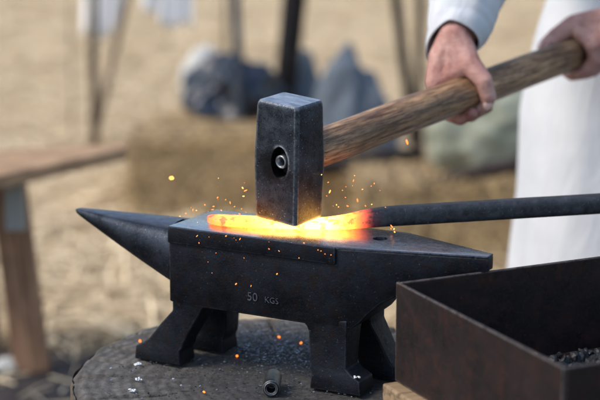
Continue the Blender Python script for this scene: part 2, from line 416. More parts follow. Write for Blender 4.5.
for u in (0, .0106, .03, .08, .13, .18, .21, .2527, .262, .273, .282, .293, .31, .3367, .36, .38, .41, .4445):
    wf, wb, zt, zb = secs(u)
    rings.append([V((u, wf, zt)), V((u, wf, zb)), V((u, wb, zb)), V((u, wb, zt))])
loft(bm, rings)
body = apart('body', bm, M['anvil']); bevel_mod(body, .0016, 2, 30); bake(body)
c = bmesh.new(); bmesh.ops.create_cone(c, segments=28, radius1=.0098, radius2=.0098, depth=.08, cap_ends=True, matrix=Matrix.Translation((.284, .070, 0)))
cut(body, c); weighted(body, 50)
# hardened face plate, its left end cut slightly askew
OUT = [(0, 0), (HU, 0), (HU, .0030), (.4445, .047), (.4445, .066), (.305, .117), (HU, .117), (.0086, .117)]
bm = bmesh.new()
T = [bm.verts.new((x, y, 0)) for x, y in OUT]; B = [bm.verts.new((x, y, -.003)) for x, y in OUT]
LG = {k: bm.verts.new((OUT[k][0], OUT[k][1], -.0232)) for k in (0, 1, 2, 6, 7)}
bm.faces.new(T)
for k in range(8):
    q = (k+1) % 8
    if k in LG and q in LG: bm.faces.new((T[k], T[q], LG[q], LG[k]))
    else: bm.faces.new((T[k], T[q], B[q], B[k]))
for k in (2, 6): pass
bm.faces.new((B[2], B[3], B[4], B[5], B[6])); bm.faces.new((B[2], B[6], LG[6], LG[2]))
bm.faces.new([LG[k] for k in (0, 1, 2, 6, 7)])
for k in (2, 6):
    e_ = [x for x in bm.verts if x is T[k]][0]
bm.verts.remove(B[0]); bm.verts.remove(B[1]); bm.verts.remove(B[7])
# seal the small step triangles at the two inner corners
bm.faces.new((T[2], B[2], LG[2])) if False else None
fp = apart('face_plate', bm, M['face']); bevel_mod(fp, .0016, 2); bake(fp)
c = bmesh.new(); bmesh.ops.create_cone(c, segments=28, radius1=.0098, radius2=.0098, depth=.08, cap_ends=True, matrix=Matrix.Translation((.284, .070, 0)))
cut(fp, c); fp.data.materials.append(M['anvil'])
for p in fp.data.polygons: p.material_index = 0 if abs(p.normal.z) > .5 and p.center.z > -.002 else 1
# light dents on plate edge
weighted(fp, 50)
# horn
bm = bmesh.new(); rings = []
NS = 40
for k in range(NS+1):
    t = k/NS; u = .02 - t*(.02+.1886)
    zt = -.0048 - .0022*t; zb = -.108 + (t*.107 if t < .1 else .0107 + (t-.1)*.0895)
    zb = -.1085 + .0955*t**1.03
    if t > .955: e = (t-.955)/.045; s = math.sqrt(max(.0, 1-e*e)); zc = (zt+zb)/2; zt = zc+(zt-zc)*max(s, .05); zb = zc+(zb-zc)*max(s, .05)
    else: s = 1
    hw = (.054*(1-t)+.0048*t + .004*math.sin(math.pi*t))*max(s, .05)
    zc = (zt+zb)/2; hz = (zt-zb)/2; ring = []
    for i in range(48):
        an = i*2*math.pi/48; ca, sa = math.cos(an), math.sin(an)
        ex = .80 if sa > 0 else .95           # flatter on top, rounder below
        ring.append(V((u, .0585 + hw*math.copysign(abs(ca)**ex, ca), zc + hz*math.copysign(abs(sa)**ex, sa))))
    rings.append(ring)
loft(bm, rings)
horn = apart('horn', bm, M['horn'], True)
c = bmesh.new(); box(c, (-.013, .032, -.018), (-.0015, .064, .01)); cut(horn, c); weighted(horn, 45)
# four splayed feet
def foot(u_top, u_col, u_base, back, fl=1, fr=1):
    bm = bmesh.new()
    wf_ = .056 if fr else .048
    def wv(w0): return .117-w0 if back else w0
    (t0, t1), (c0, c1), (b0, b1) = u_top, u_col, u_base
    st = [(-.098, t0-.009*fl, t1+.009*fr,   .0042, wf_), (-.1085, t0-.007*fl, t1+.007*fr,  .0040, wf_-.002*fr), (-.112, t0-.003*fl, t1+.003*fr, .004, .050), (-.119, t0, t1, .004, .048), (-.14, (t0+c0)/2, (t1+c1)/2, .003, .043), (-.163, c0, c1, .002, .040),
          (-.170, c0*.6+b0*.4, c1*.6+b1*.4, .001, .040), (-.176, b0+.002, b1-.002, .000, .040), (-.1955, b0, b1, -.001, .041)]
    rings = [[V((a_, wv(w0), z)), V((b_, wv(w0), z)), V((b_, wv(w1), z)), V((a_, wv(w1), z))] for z, a_, b_, w0, w1 in st]
    loft(bm, rings)
    o = apart('foot', bm, M['anvil']); bevel_mod(o, .0045, 3, 25); bake(o); weighted(o, 60); return o
foot((.0035, .047), (-.034, .0215), (-.0565, .0175), False, 0, 1)
foot((.0085, .050), (-.005, .045), (-.020, .042), True, 0, 1)
foot((.2123, .268), (.2150, .268), (.2165, .291), False, 1, 0)
foot((.228, .272), (.246, .292), (.248, .304), True, 1, 0)
# waist web between the feet, set back
bm = bmesh.new(); box(bm, (.045, .030, -.135), (.215, .087, -.104))
# (the arch under the anvil is open: only a shallow rib)
bm.free()
# stamp
def text(name, s, size, loc, mat, depth=.0006, rot=0):
    cu = bpy.data.curves.new(name, 'FONT'); cu.body = s; cu.size = size; cu.extrude = depth; cu.bevel_depth = .0003; cu.offset = -.0003
    cu.resolution_u = 3; t = bpy.data.objects.new(name, cu); COL.objects.link(t)
    dg = bpy.context.evaluated_depsgraph_get(); dg.update(); me = bpy.data.meshes.new_from_object(t.evaluated_get(dg))
    bpy.data.objects.remove(t); bpy.data.curves.remove(cu)
    me.transform(Matrix.Translation(loc) @ Matrix.Rotation(rot, 4, 'Y') @ Matrix.Rotation(R(90), 4, 'X')); return me
o = apart('weight_mark', text('m', '50', .0165, (.121, .0030, -.0885), M['anvil'], .0002), M['anvil'])
o = apart('weight_mark', text('m', 'KGS', .0115, (.1475, .0030, -.0880), M['anvil'], .0002), M['anvil'])

# ------------------------------------------------------------------ hot bar
pT = atz(207, 219.5, .756); p1 = atz(352, 218.5, .763); p2 = atz(600, 205, .764)
bx = (p2-p1); bx.z = 0; bx.normalize(); by = V((-bx.y, bx.x, 0)); dT = pT-p1; dT.z = 0
X1 = -dT.dot(bx); YT = dT.dot(by); BL = X1 + (p2-p1).length + .55
o_ = p1 - bx*X1
BM = frame(bx, by, Z, V((o_.x, o_.y, .7506)))
bm = bmesh.new(); rings = []
xs = [0, .003, .008, .016, .03, .045, .06, .075, .09, .105, .125, .140, .155, .170, .19, .21, .24] + [.27+.05*i for i in range(int((BL-.27)/.05)+1)]
for x in xs:
    if x < .145: th, wd = .0108, .0205
    else:
        t = min(1, (x-.145)/.09); t = t*t*(3-2*t); th = .0108+t*.0157; wd = .0205-t*.0065
    e = 1.0
    if x < .016: e = math.sqrt(max(0.02, 1-(1-x/.016)**2))
    th2 = th*(.55+.45*e); wd2 = wd*e
    lift = max(0, x-.26)*.008; yo = YT*max(0, 1-x/X1)**1.4
    zc = th/2 + lift; ring = []
    wob = .0014*noise.noise(V((x*30, 3, 0))); wob2 = .0022*noise.noise(V((x*34, 9, 0)))
    for i in range(24):
        an = (i+.5)*2*math.pi/24; ca, sa = math.cos(an), math.sin(an); p = .55
        ring.append(V((x, yo + wob + (wd2+wob2)*math.copysign(abs(ca)**p, ca), zc + (th2/2+wob2*.3*(sa > 0))*math.copysign(abs(sa)**p, sa))))
    rings.append(ring)
loft(bm, rings)
o = obj('hot_iron_bar', bm, M['hot']); o.matrix_world = BM; s = o.modifiers.new('s', 'SUBSURF'); s.levels = s.render_levels = 1; bake(o); weighted(o, 60)
tag(o, 'long forged iron bar, glowing yellow and orange where it lies under the hammer', 'iron bar')

# ------------------------------------------------------------------ hammer
AL = R(38); hx = V((math.sin(AL), math.cos(AL), 0)); nx = V((math.cos(AL), -math.sin(AL), 0))   # hx towards the butt, nx towards the right
HW, HD, HH = .0362, .0305, .163
corner = atz(295.7, 224.5, .7625)
front = corner - nx*HW
r_ = ray(281, 162); t_ = (front-V((0, 0, CAMH))).dot(hx)/r_.dot(hx); eye = V((0, 0, CAMH)) + r_*t_
ctr = V((front.x, front.y, 0)) + hx*HD
roll = R(3.6); lean = R(3.2)
nr = (nx*math.cos(roll) - Z*math.sin(roll)).normalized()
hy = (hx*math.cos(lean) + Z*math.sin(lean)); hy = (hy - nr*hy.dot(nr)).normalized(); upv = nr.cross(hy)
HM = frame(nr, hy, upv, V((ctr.x, ctr.y, .7618)) + upv*(HH/2))     # local: x right, y towards the butt, z up
ham = empty('sledge_hammer', HM, 'heavy steel sledge hammer with a worn wooden handle striking the hot bar', 'hammer')
HI = HM.inverted()
bm = bmesh.new(); rings = []
for z, s in ((-1, .91), (-.985, .955), (-.95, .975), (-.6, .99), (-.15, 1.02), (.1, 1.02), (.5, .985), (.9, .96), (.965, .935), (1, .89)):
    x, y = HW*s, HD*s; ch = .0032; zz = z*HH/2
    pts = [(-x+ch, -y), (x-ch, -y), (x, -y+ch), (x, y-ch), (x-ch, y), (-x+ch, y), (-x, y-ch), (-x, -y+ch)]
    rings.append([V((p, q, zz)) for p, q in pts])
loft(bm, rings)
head = obj('hammer_head', bm, M['hammer'], smooth=False); head.matrix_world = HM; head.parent = ham; head.matrix_parent_inverse = HI
bevel_mod(head, .0014, 2, 18); bake(head)
el = HI @ eye           # eye centre in the head's frame
c = bmesh.new()
bmesh.ops.create_cone(c, segments=36, radius1=1, radius2=1, depth=.2, cap_ends=True, matrix=Matrix.Translation((el.x+.0015, 0, el.z)) @ Matrix.Diagonal((.0142, 1, .0220, 1)) @ Matrix.Rotation(R(90), 4, 'X'))
cut(head, c); weighted(head, 32)
# handle
tgt = ray(575, 53); rr_ = tgt
Mx = Matrix(((hx.x, -rr_.x), (hx.y, -rr_.y))).inverted() @ (-(V((eye.x, eye.y))))
sB = Mx[0]; pB = V((0, 0, CAMH)) + rr_*Mx[1]
h3 = (pB-eye).normalized(); n3 = nx.copy(); u3 = n3.cross(h3).normalized()
if u3.z < 0: u3 = -u3
HDL = frame(n3, h3, u3, eye)       # local: x = person's left (image right), y along handle, z up
RH = .0262
SEND = .845
bm = bmesh.new(); rings = []
for s_ in [.016, .0165, .02, .040, .0462, .0468, .050, .058, .07] + [.07+.025*i for i in range(1, 31)] + [.828, .838, .843, SEND]:
    if s_ < .0465: rx, rz = .0128, .0208
    else:
        k = min(1, (s_-.0465)/.02); rx, rz = .0195+.005*k, .0240+.0022*k
        if s_ > .15: rx = .0245 + .0012*math.sin((s_-.15)*5)
    if s_ > .825: e = (s_-.825)/(SEND-.825); f = math.sqrt(max(.15, 1-.85*e*e)); rx *= f; rz *= f
    ox = .0022*noise.noise(V((s_*5, 1, 0))); oz = .002*noise.noise(V((s_*5, 7, 0)))
    if s_ < .06: ox = oz = 0
    rings.append([V((ox + rx*math.cos(i*math.pi/16)*(1+.03*noise.noise(V((s_*12, i*.4, 0)))), s_, oz + rz*math.sin(i*math.pi/16)*(1+.03*noise.noise(V((s_*12, 9+i*.4, 0)))))) for i in range(32)])
loft(bm, rings)
hd = obj('handle', bm, M['handle']); hd.matrix_world = HDL; hd.parent = ham; hd.matrix_parent_inverse = HI; weighted(hd, 50)
# round steel wedge driven into the end of the handle
bm = bmesh.new()
prof = [(.0062, .0145), (.0062, -.0035), (.0075, -.0045), (.0092, -.0035), (.0096, .0145)]
rings = [[V((r*math.cos(i*math.pi/16), y+.003, r*math.sin(i*math.pi/16))) for i in range(32)] for r, y in prof]
loft(bm, rings, False)
we = bmesh.new(); loft(we, [[V((.0126*math.cos(i*math.pi/16), y, .0206*math.sin(i*math.pi/16))) for i in range(32)] for y in (.0140, .0159)])
wo = obj('shaded_wood_end', we, wood('eye_shade_wood', (.012, .008, .006), (.03, .02, .014), 1, 60)); wo.matrix_world = HDL; wo.parent = ham; wo.matrix_parent_inverse = HI  # near-black disc: the recess's shade is painted onto the handle end
rg = obj('wedge_ring', bm, M['ring']); rg.matrix_world = HDL; rg.parent = ham; rg.matrix_parent_inverse = HI

# ------------------------------------------------------------------ smith
def H(s, th, r, frame_=HDL):          # point round the handle: s along, th degrees from the top towards +x, r radius
    return frame_ @ V((r*math.sin(R(th)), s, r*math.cos(R(th))))
smith = empty('person', Matrix.Translation((.64, 3.22, 0)), 'person in loose white linen swinging the sledge hammer with both hands', 'person')
SI = smith.matrix_world.inverted()
def spart(name, o): 
    o.name = name; o.parent = smith; o.matrix_parent_inverse = SI; return o
bm = bmesh.new()
def chain(pts, rads):
    for (p0, p1), (r0, r1) in zip(zip(pts, pts[1:]), zip(rads, rads[1:])): capsule(bm, p0, r0, p1, r1)
def hand(s0, sg, wrist, elbow, thumb, spread=1.0):
    """sg=-1: palm lies on the -x side of the handle (right hand); sg=+1: left hand"""
    offs = [-.036, -.013, .009, .029]                     # index .. little
    mr = [.0128, .0128, .0120, .0108]; fl = [1.0, 1.06, 1.0, .84]
    wa = (elbow-wrist).normalized()
    hdir = h3
    w1 = wrist - hdir*.014; w2 = wrist + hdir*.014
    mcps = []
    for k in range(4):
        s = s0+offs[k]*spread
        th0 = sg*(66 + (0, -3, 0, 6)[k]); rr = RH+.0185
        mcp = H(s, th0, rr); mcps.append(mcp)
        a1 = sg*(62 + 72*fl[k]); a2 = sg*(62 + (72+48)*fl[k]); a3 = sg*(62+(72+48+38)*fl[k])
        mid = H(s+.001, sg*(62+36*fl[k]), RH+.0165)
        pip = H(s+.002, a1, RH+.0120); dip = H(s+.003, a2, RH+.0085); tip = H(s+.004, a3, RH+.0065)
        r = mr[k]
        chain([mcp, mid, pip, dip, tip], [r*1.12, r*.98, r*.98, r*.86, r*.74])
        wst = w1.lerp(w2, k/3)
        m1 = wst.lerp(mcp, .55) + (HDL.to_3x3() @ V((sg*.004, 0, .004)))
        chain([wst, m1, mcp], [.0235, .0200, r*1.25])
    tm = thumb[0][1]; web = tm.lerp(mcps[0], .5)
    for k in range(3):
        chain([w1.lerp(w2, .5), mcps[k].lerp(mcps[k+1], .5)], [.022, .0125])
    chain([tm, web, mcps[0]], [.0150, .0145, .0125]); chain([tm, mcps[1]], [.0150, .0120]); chain([w1, web], [.024, .0150]); chain([w1, tm.lerp(web, .4)], [.024, .0155])
    # thumb
    chain([w1 - hdir*.002] + thumb[0], [.0230]+thumb[1])
    # forearm: flattened wrist then tapering up
    for wv_, off in ((w1, -.006), (w2, .006)):
        chain([wv_, wv_ + wa*.05 + hdir*off*.2, elbow - wa*.07, elbow], [.0235, .0260, .034, .036])
rw = HDL @ V((-.026, .472, .086)); re = V((.315, 2.985, 1.17)); rs = V((.45, 3.22, 1.37))
S1 = .462
hand(S1, -1, rw, re, ([HDL @ V((-.010, .455, .066)), H(.448, 8, RH+.021), H(.447, 55, RH+.0135), H(.452, 94, RH+.0105), H(.455, 114, RH+.009)], [.0205, .0180, .0138, .0128, .0102]))
lw = HDL @ V((.085, .83, .058)); le = V((.84, 3.04, 1.06)); ls = V((.76, 2.99, 1.37))
S2 = .800
hand(S2, 1, lw, le, ([HDL @ V((.05, .80, .058)), H(.778, -4, RH+.020), H(.755, -38, RH+.0125), H(.735, -55, RH+.009), H(.727, -62, RH+.006)], [.0205, .0180, .0138, .0126, .0100]))
# upper arms, shoulders
for e_, s_ in ((re, rs), (le, ls)): chain([e_, s_], [.034, .050])
neck0 = V((.605, 3.105, 1.43)); neck1 = V((.585, 3.07, 1.52))
chain([rs, neck0, ls], [.055, .065, .055]); chain([neck0, neck1], [.060, .056])
pel = V((.66, 3.24, .93)); lax = V((.788, -.616, 0)); fax = V((-.616, -.788, 0))
for k in (-.08, -.03, .03, .08):
    chain([pel+lax*k, V((.63, 3.17, 1.15))+lax*k*1.05, neck0+lax*k*1.4-Z*.06], [.10, .095, .085])
hipR, hipL = pel-lax*.09, pel+lax*.09
kneR, kneL = V((.50, 3.20, .50)), V((.72, 3.12, .50)); ankR, ankL = V((.45, 3.28, .09)), V((.76, 3.24, .09))
for h_, k_, a_ in ((hipR, kneR, ankR), (hipL, kneL, ankL)):
    chain([h_, k_, k_.lerp(a_, .35)-fax*.02, a_], [.088, .058, .055, .036]); chain([a_-Z*.04-fax*.03, a_-Z*.045+fax*.14], [.035, .028])
# head, looking down at the anvil
hc = V((.555, 3.03, 1.64)); hf = (fax*.86 - Z*.5).normalized(); hl = lax; hu = hl.cross(hf).normalized()
if hu.z < 0: hu = -hu
def hp(l, f, u): return hc + hl*l + hf*f + hu*u
chain([neck1, hp(0, -.03, -.06)], [.056, .06])
chain([hp(0, -.02, .03), hp(0, .02, .025)], [.088, .080]); chain([hp(0, .03, -.01), hp(0, .045, -.075)], [.068, .036])
for sgn in (-1, 1):
    chain([hp(.035*sgn, .02, -.03), hp(.012*sgn, .05, -.085)], [.045, .028])
    chain([hp(.078*sgn, -.015, .005), hp(.080*sgn, -.012, -.028)], [.014, .009])
    chain([hp(.03*sgn, .088, .030), hp(.012*sgn, .092, .028)], [.011, .010])
    chain([hp(.03*sgn, .078, -.012), hp(.04*sgn, .070, -.012)], [.020, .020])
chain([hp(0, .092, .018), hp(0, .112, -.022)], [.009, .012]); chain([hp(-.010, .098, -.024), hp(.010, .098, -.024)], [.009, .009])
chain([hp(-.018, .080, -.052), hp(.018, .080, -.052)], [.010, .010]); chain([hp(-.015, .078, -.062), hp(.015, .078, -.062)], [.009, .009])
chain([hp(0, .072, -.085), hp(0, .073, -.09)], [.02, .018])
bodyo = remeshed('body', bm, M['skin'], None, .0028, 2); spart('body', bodyo)
def ell(name, mat, p, ax, r, seg=3):
    b = bmesh.new(); bmesh.ops.create_icosphere(b, subdivisions=seg, radius=1, matrix=frame(ax[0], ax[1], ax[2], p) @ Matrix.Diagonal((*r, 1))); return spart(name, obj(name, b, mat))
for sgn in (-1, 1): ell('eye', M['eye'], hp(.031*sgn, .083, .006), (hl, hf, hu), (.013, .011, .010))
def nail(s, th, r, wd_, size):
    c_ = H(s, th, r); rad = (c_ - H(s, th, 0)).normalized(); tang = (H(s, th+8, r) - H(s, th-8, r)).normalized()
    nn = (rad*wd_[0] - h3*wd_[1]).normalized(); nn = (nn - tang*nn.dot(tang)).normalized()
    ell('thumbnail', M['nail'], c_ + nn*wd_[2], (nn.cross(tang).normalized(), tang, nn), size)
nail(.4545, 109, RH+.0088, (.60, .80, .0112), (.0070, .0086, .0022))
nail(.7285, -60, RH+.0064, (.7, .72, .0108), (.0068, .0080, .0022))
# hair
bm = bmesh.new(); bmesh.ops.create_icosphere(bm, subdivisions=4, radius=1, matrix=frame(hl, hf, hu, hp(0, -.022, .035)) @ Matrix.Diagonal((.094, .108, .094, 1)))
for v in list(bm.verts):
    q = v.co-hc
    if q.dot(hf) > .045 and q.dot(hu) < .085: v.co -= hf*.03
    v.co += (v.co-hc).normalized()*.006*noise.noise(v.co*60)
spart('hair', obj('hair', bm, M['hair']))
# clothes
def folds(p, amp, f=9):
    return amp*(noise.noise(V((p.x*f, p.y*f, p.z*f*.35))) + .5*noise.noise(V((p.x*f*2.3, p.y*f*2.3, p.z*f*.7+4))))
def sleeve(pts, rads, hang=0):
    b = bmesh.new(); P = []; Q = []
    for i in range(len(pts)-1):
        for k in range(14): t = k/14; P.append(pts[i].lerp(pts[i+1], t)); Q.append(rads[i]+(rads[i+1]-rads[i])*t)
    P.append(pts[-1]); Q.append(rads[-1])
    for _ in range(6): P = [P[0]] + [(P[j-1]+P[j]*2+P[j+1])/4 for j in range(1, len(P)-1)] + [P[-1]]
    tube(b, P, Q, 48, False)
    n = 48
    b.verts.ensure_lookup_table(); 
    for v in b.verts:
        i = v.index
    vs = list(b.verts)
    for i, v in enumerate(vs):
        row = i//n; c_ = P[row]; d = (v.co-c_).normalized()
        fr = min(1, row/5)
        v.co += d*(folds(v.co, .019, 14)*fr + .0020*noise.noise(V((row*.55, (i % n)*.12, 2))))
        if hang and row < 12: v.co -= Z*hang*max(0, d.dot(-n3)+.25)*(1-row/12)
    o = obj('sleeve', b, M['linen']); s = o.modifiers.new('s', 'SOLIDIFY'); s.thickness = .0028; s.offset = 0
    s2 = o.modifiers.new('ss', 'SUBSURF'); s2.levels = s2.render_levels = 1
    bake(o)
    for p in o.data.polygons: p.use_smooth = True
    return spart('sleeve', o)
wa = (re-rw).normalized()
# the cuff hangs lower on the outer side of the wrist
sleeve([rw - wa*.012 - n3*.010, rw + wa*.05 - n3*.004, re - wa*.05, re.lerp(rs, .15), rs], [.041, .058, .076, .080, .092], .026)
wb_ = (le-lw).normalized()
sleeve([lw + wb_*.060, lw + wb_*.10, le - wb_*.05, le.lerp(ls, .15), ls], [.046, .052, .064, .070, .088])
b = bmesh.new(); rings = []; N = 120
lv = [(.34, .248, .225, V((.625, 3.22))), (.45, .243, .217, V((.628, 3.22))), (.6, .236, .206, V((.63, 3.22))), (.75, .232, .196, V((.63, 3.225))), (.9, .218, .180, V((.64, 3.225))), (.98, .205, .165, V((.643, 3.22))),
      (1.1, .205, .160, V((.637, 3.19))), (1.25, .21, .155, V((.62, 3.14))), (1.36, .20, .145, V((.61, 3.12))), (1.42, .165, .115, V((.605, 3.11))), (1.46, .10, .09, V((.60, 3.10))), (1.475, .075, .075, V((.597, 3.095)))]
for i in range(len(lv)-1):
    for k in range(8):
        t = k/8; A, B = lv[i], lv[i+1]; z = A[0]+(B[0]-A[0])*t; rl = A[1]+(B[1]-A[1])*t; rf = A[2]+(B[2]-A[2])*t; c_ = A[3].lerp(B[3], t)
        ring = []
        for j in range(N):
            an = j*2*math.pi/N; x = rl*math.cos(an); y = rf*math.sin(an)
            p = V((c_.x, c_.y, z)) + lax*x + fax*y
            low = max(0, min(1, (1.05-z)/.6))
            rad = (.007+.009*low)*math.sin(an*5 + 2.2*noise.noise(V((an, z*1.2, 0))))*(.5+.5*noise.noise(V((math.cos(an)*2, math.sin(an)*2, z*1.5+3)))) + folds(p, .014, 6)
            p += (lax*math.cos(an)+fax*math.sin(an))*rad
            ring.append(p)
        rings.append(ring)
loft(b, rings, False)
o = obj('tunic', b, M['linen']); s = o.modifiers.new('s', 'SOLIDIFY'); s.thickness = .003; s.offset = 0; bake(o); spart('tunic', o)
for p in o.data.polygons: p.use_smooth = True
b = bmesh.new()
for h_, k_, a_ in ((hipR, kneR, ankR), (hipL, kneL, ankL)):
    for p0, r0, p1, r1 in ((h_, .095, k_, .075), (k_, .075, a_+Z*.03, .062)): capsule(b, p0, r0, p1, r1)
o = remeshed('trousers', b, M['trouser'], None, .008, 2); spart('trousers', o)
for a_ in (ankR, ankL):
    b = bmesh.new(); capsule(b, a_+Z*.06, .055, a_-Z*.03, .052); capsule(b, a_-Z*.035-fax*.03, .048, a_-Z*.042+fax*.15, .040)
    bmesh.ops.create_cube(b, size=1, matrix=frame(lax, fax, Z, a_-Z*.078+fax*.06) @ Matrix.Diagonal((.085, .26, .022, 1)))
    o = remeshed('boot', b, M['leather'], None, .006, 2); spart('boot', o)

# ------------------------------------------------------------------ forge pan on its timber stand
RZ = .730; A_ = atz(396, 282, RZ); B_ = atz(563, 368, RZ); C_ = atz(600, 258, RZ)
d1 = (B_-A_); L1 = d1.length; d1.normalize(); d2 = V((-d1.y, d1.x, 0)); L2 = .62      # d2 to the right
d2c = (C_-A_).normalized()
PM = frame(d2, -d1, Z, V((A_.x, A_.y, RZ)))    # local x right, y away (A at origin, near corner at y=-L1)
PB = .602
pan = empty('forge_pan', PM @ Matrix.Translation((L2/2, -L1/2, PB-RZ)), 'open rusty brown sheet steel forge pan on a timber stand at lower right', 'forge pan')
PI = pan.matrix_world.inverted()
th = .0045; hgt = RZ-PB
def ppart(name, lo, hi, bev=.0012):
    b = bmesh.new(); box(b, lo, hi); o = obj(name, b, M['pan'], smooth=False); o.matrix_world = PM; o.parent = pan; o.matrix_parent_inverse = PI
    bevel_mod(o, bev, 2); return o
ppart('side_wall', (0, -L1, -hgt), (th, 0, 0))
ppart('back_wall', (th+.0003, -th, -hgt), (L2, 0, -.0005))
ppart('front_wall', (th+.0003, -L1, -hgt), (L2, -L1+th, -.0005))
ppart('side_wall', (L2+.0003, -L1, -hgt), (L2+th, 0, 0))
ppart('pan_floor', (th+.0003, -L1+th+.0003, -hgt), (L2-.0003, -th-.0003, -hgt+.004))
# coal inside
b = bmesh.new()
for _ in range(900):
    x = random.uniform(.02, L2-.03); y = random.uniform(-L1+.03, -.03); h = .055*math.exp(-(((x-.36)/.17)**2 + ((y+.19)/.11)**2)) + .008
    r = random.uniform(.004, .012); m_ = PM @ Matrix.Translation((x, y, -hgt+.006+h*random.random()**.5)) @ Matrix.Rotation(random.uniform(0, 6), 4, V((random.random(), random.random(), 1)).normalized()) @ Matrix.Diagonal((r, r*random.uniform(.6, 1), r*random.uniform(.6, .9), 1))
    q = bmesh.ops.create_icosphere(b, subdivisions=2, radius=1, matrix=m_)
    for v in q['verts']: v.co += (noise.noise_vector(v.co*(.9/r)))*r*.55
o = obj('coal', b, M['coal'], smooth=False); tag(o, 'black lumps of coal heaped inside the forge pan', 'coal', kind='stuff')
# stand
st = empty('timber_stand', PM @ Matrix.Translation((L2/2, -L1/2, -RZ)), 'pale sawn timber stand carrying the forge pan', 'stand')
TI = st.matrix_world.inverted()
def tpart(name, lo, hi):
    b = bmesh.new(); box(b, lo, hi); o = obj(name, b, M['timber'], smooth=False); o.matrix_world = PM; o.parent = st; o.matrix_parent_inverse = TI; bevel_mod(o, .003, 2)
bt = PB-RZ-.001; bb = bt-.043
tpart('beam', (-.018, -L1-.03, bb), (.045, .0, bt))
tpart('beam', (L2-.045, -L1-.03, bb), (L2+.018, .0, bt))
tpart('crossbeam', (.046, -L1-.03, bb), (L2-.046, -L1+.03, bt-.0005))
tpart('crossbeam', (.046, -.06, bb), (L2-.046, 0, bt-.0005))
for x, y in ((.18, -L1-.028), (L2-.11, -L1-.028), (.26, -.058), (L2-.11, -.058)): tpart('leg', (x, y, -RZ+.0), (x+.056, y+.056, bb-.0005))

# ------------------------------------------------------------------ small things on the stump
p0 = atz(271, 388, STZ+.011); p1 = atz(275, 366, STZ+.011)
b = bmesh.new(); d = (p1-p0); d.z = 0; d = d.normalized(); L = .052
q = d.to_track_quat('Z', 'Y')
prof = [(.0058, .02), (.0058, 0), (.0085, -.001), (.0112, .001), (.0114, .004), (.0114, L-.003), (.010, L)]
rings = [[V((r*math.cos(i*math.pi/14), r*math.sin(i*math.pi/14), z)) for i in range(28)] for r, z in prof]
loft(b, rings)
o = obj('steel_socket', b, iron('socket_steel', (.02, .022, .026), (.06, .065, .075), .35, .55, bumpd=.0005, edge_c=(.4, .42, .45), edge_r=.002)); o.matrix_world = Matrix.Translation(V((p0.x, p0.y, STZ+.0095))) @ q.to_matrix().to_4x4()
weighted(o, 40); tag(o, 'short dark steel tube lying end-on on the stump before the anvil', 'steel tube')
# forge scale
b = bmesh.new()
def flake(x, y, r, z0=STZ-.0015):
    n = random.choice((4, 5, 6)); c_ = V((x, y, z0+random.uniform(.0004, .0025))); tl = V((random.uniform(-.45, .45), random.uniform(-.45, .45), 1)).normalized()
    t = tl.orthogonal().normalized(); s = tl.cross(t); ph = random.random()*6
    b.faces.new([b.verts.new(c_ + (t*math.cos(ph+k*2*math.pi/n) + s*math.sin(ph+k*2*math.pi/n))*r*random.uniform(.6, 1.1)) for k in range(n)])
cc = [(atz(268, 336, STZ), .045, 1000), (atz(290, 348, STZ), .045, 800), (atz(250, 352, STZ), .04, 500), (atz(240, 375, STZ), .10, 500), (atz(130, 370, STZ), .08, 220), (atz(300, 372, STZ), .05, 260), (SC, .17, 2200), (atz(300, 335, STZ), .07, 900)]
for c_, sg, n in cc:
    for _ in range(n):
        x, y = random.gauss(c_.x, sg), random.gauss(c_.y, sg)
        if math.hypot(x-SC.x, y-SC.y) < .265: flake(x, y, random.uniform(.0005, .0022))
o = obj('forge_scale', b, M['flake'], smooth=False); tag(o, 'grey flakes of forge scale scattered over the stump top', 'forge scale', kind='stuff')
ash = Mat('white_ash', rough=.8, color=(.62, .65, .68)).m
def clump(px, py, z, n, spread, lab):
    b2 = bmesh.new(); c_ = atz(px, py, z)
    for _ in range(n):
        r = random.uniform(.0010, .0026); bmesh.ops.create_icosphere(b2, subdivisions=1, radius=r, matrix=Matrix.Translation((c_.x+random.gauss(0, spread), c_.y+random.gauss(0, spread*.8), z-.0015+r*random.uniform(.3, .9))) @ Matrix.Rotation(random.random()*6, 4, 'Z') @ Matrix.Diagonal((1.3, random.uniform(.5, 1), random.uniform(.4, .7), 1)))
    o = obj('ash_crumbs', b2, ash); tag(o, lab, 'ash crumbs'); return o
clump(138, 364, STZ, 34, .0028, 'white ash crumbs beside the front foot under the horn')
clump(133, 390, STZ, 12, .0025, 'white ash crumbs near the left front edge of the stump')
clump(139, 379, STZ, 8, .0025, 'small patch of white ash on the stump below the horn foot')
clump(357, 377, STZ+.0255, 9, .0025, 'white ash crumbs on top of the front foot under the heel')

# ------------------------------------------------------------------ sparks
def spark(p, r, mat, lab, grp='sparks flying from the hammer blow', stretch=1.6):
    if mat is not M['ember'] and r < .002: stretch = random.choice((1, 1.2, 1.6, 2.6))
    b2 = bmesh.new(); a_ = V((random.uniform(-1, 1), random.uniform(-.5, .5), random.uniform(-1, 1))).normalized().to_track_quat('Z', 'Y').to_matrix().to_4x4()
    bmesh.ops.create_icosphere(b2, subdivisions=1, radius=r, matrix=a_ @ Matrix.Diagonal((1, .8, stretch, 1)))
    o = obj('spark', b2, mat); o.location = p; tag(o, lab, 'spark', grp); return o
spark(aty(171.5, 178, 2.18), .0032, M['spark_hot'], 'largest round orange spark, flying alone above the horn', stretch=1.05)
spark(aty(407, 142, 2.25), .0016, M['spark'], 'orange spark hanging just below the hammer handle')
spark(aty(394, 229, 2.33), .0012, M['spark_hot'], 'bright spark at the end of the hot bar above the heel')
AIR = 'tiny orange spark in the air around the struck bar'
FRT = 'tiny orange spark in front of the dark side of the anvil'
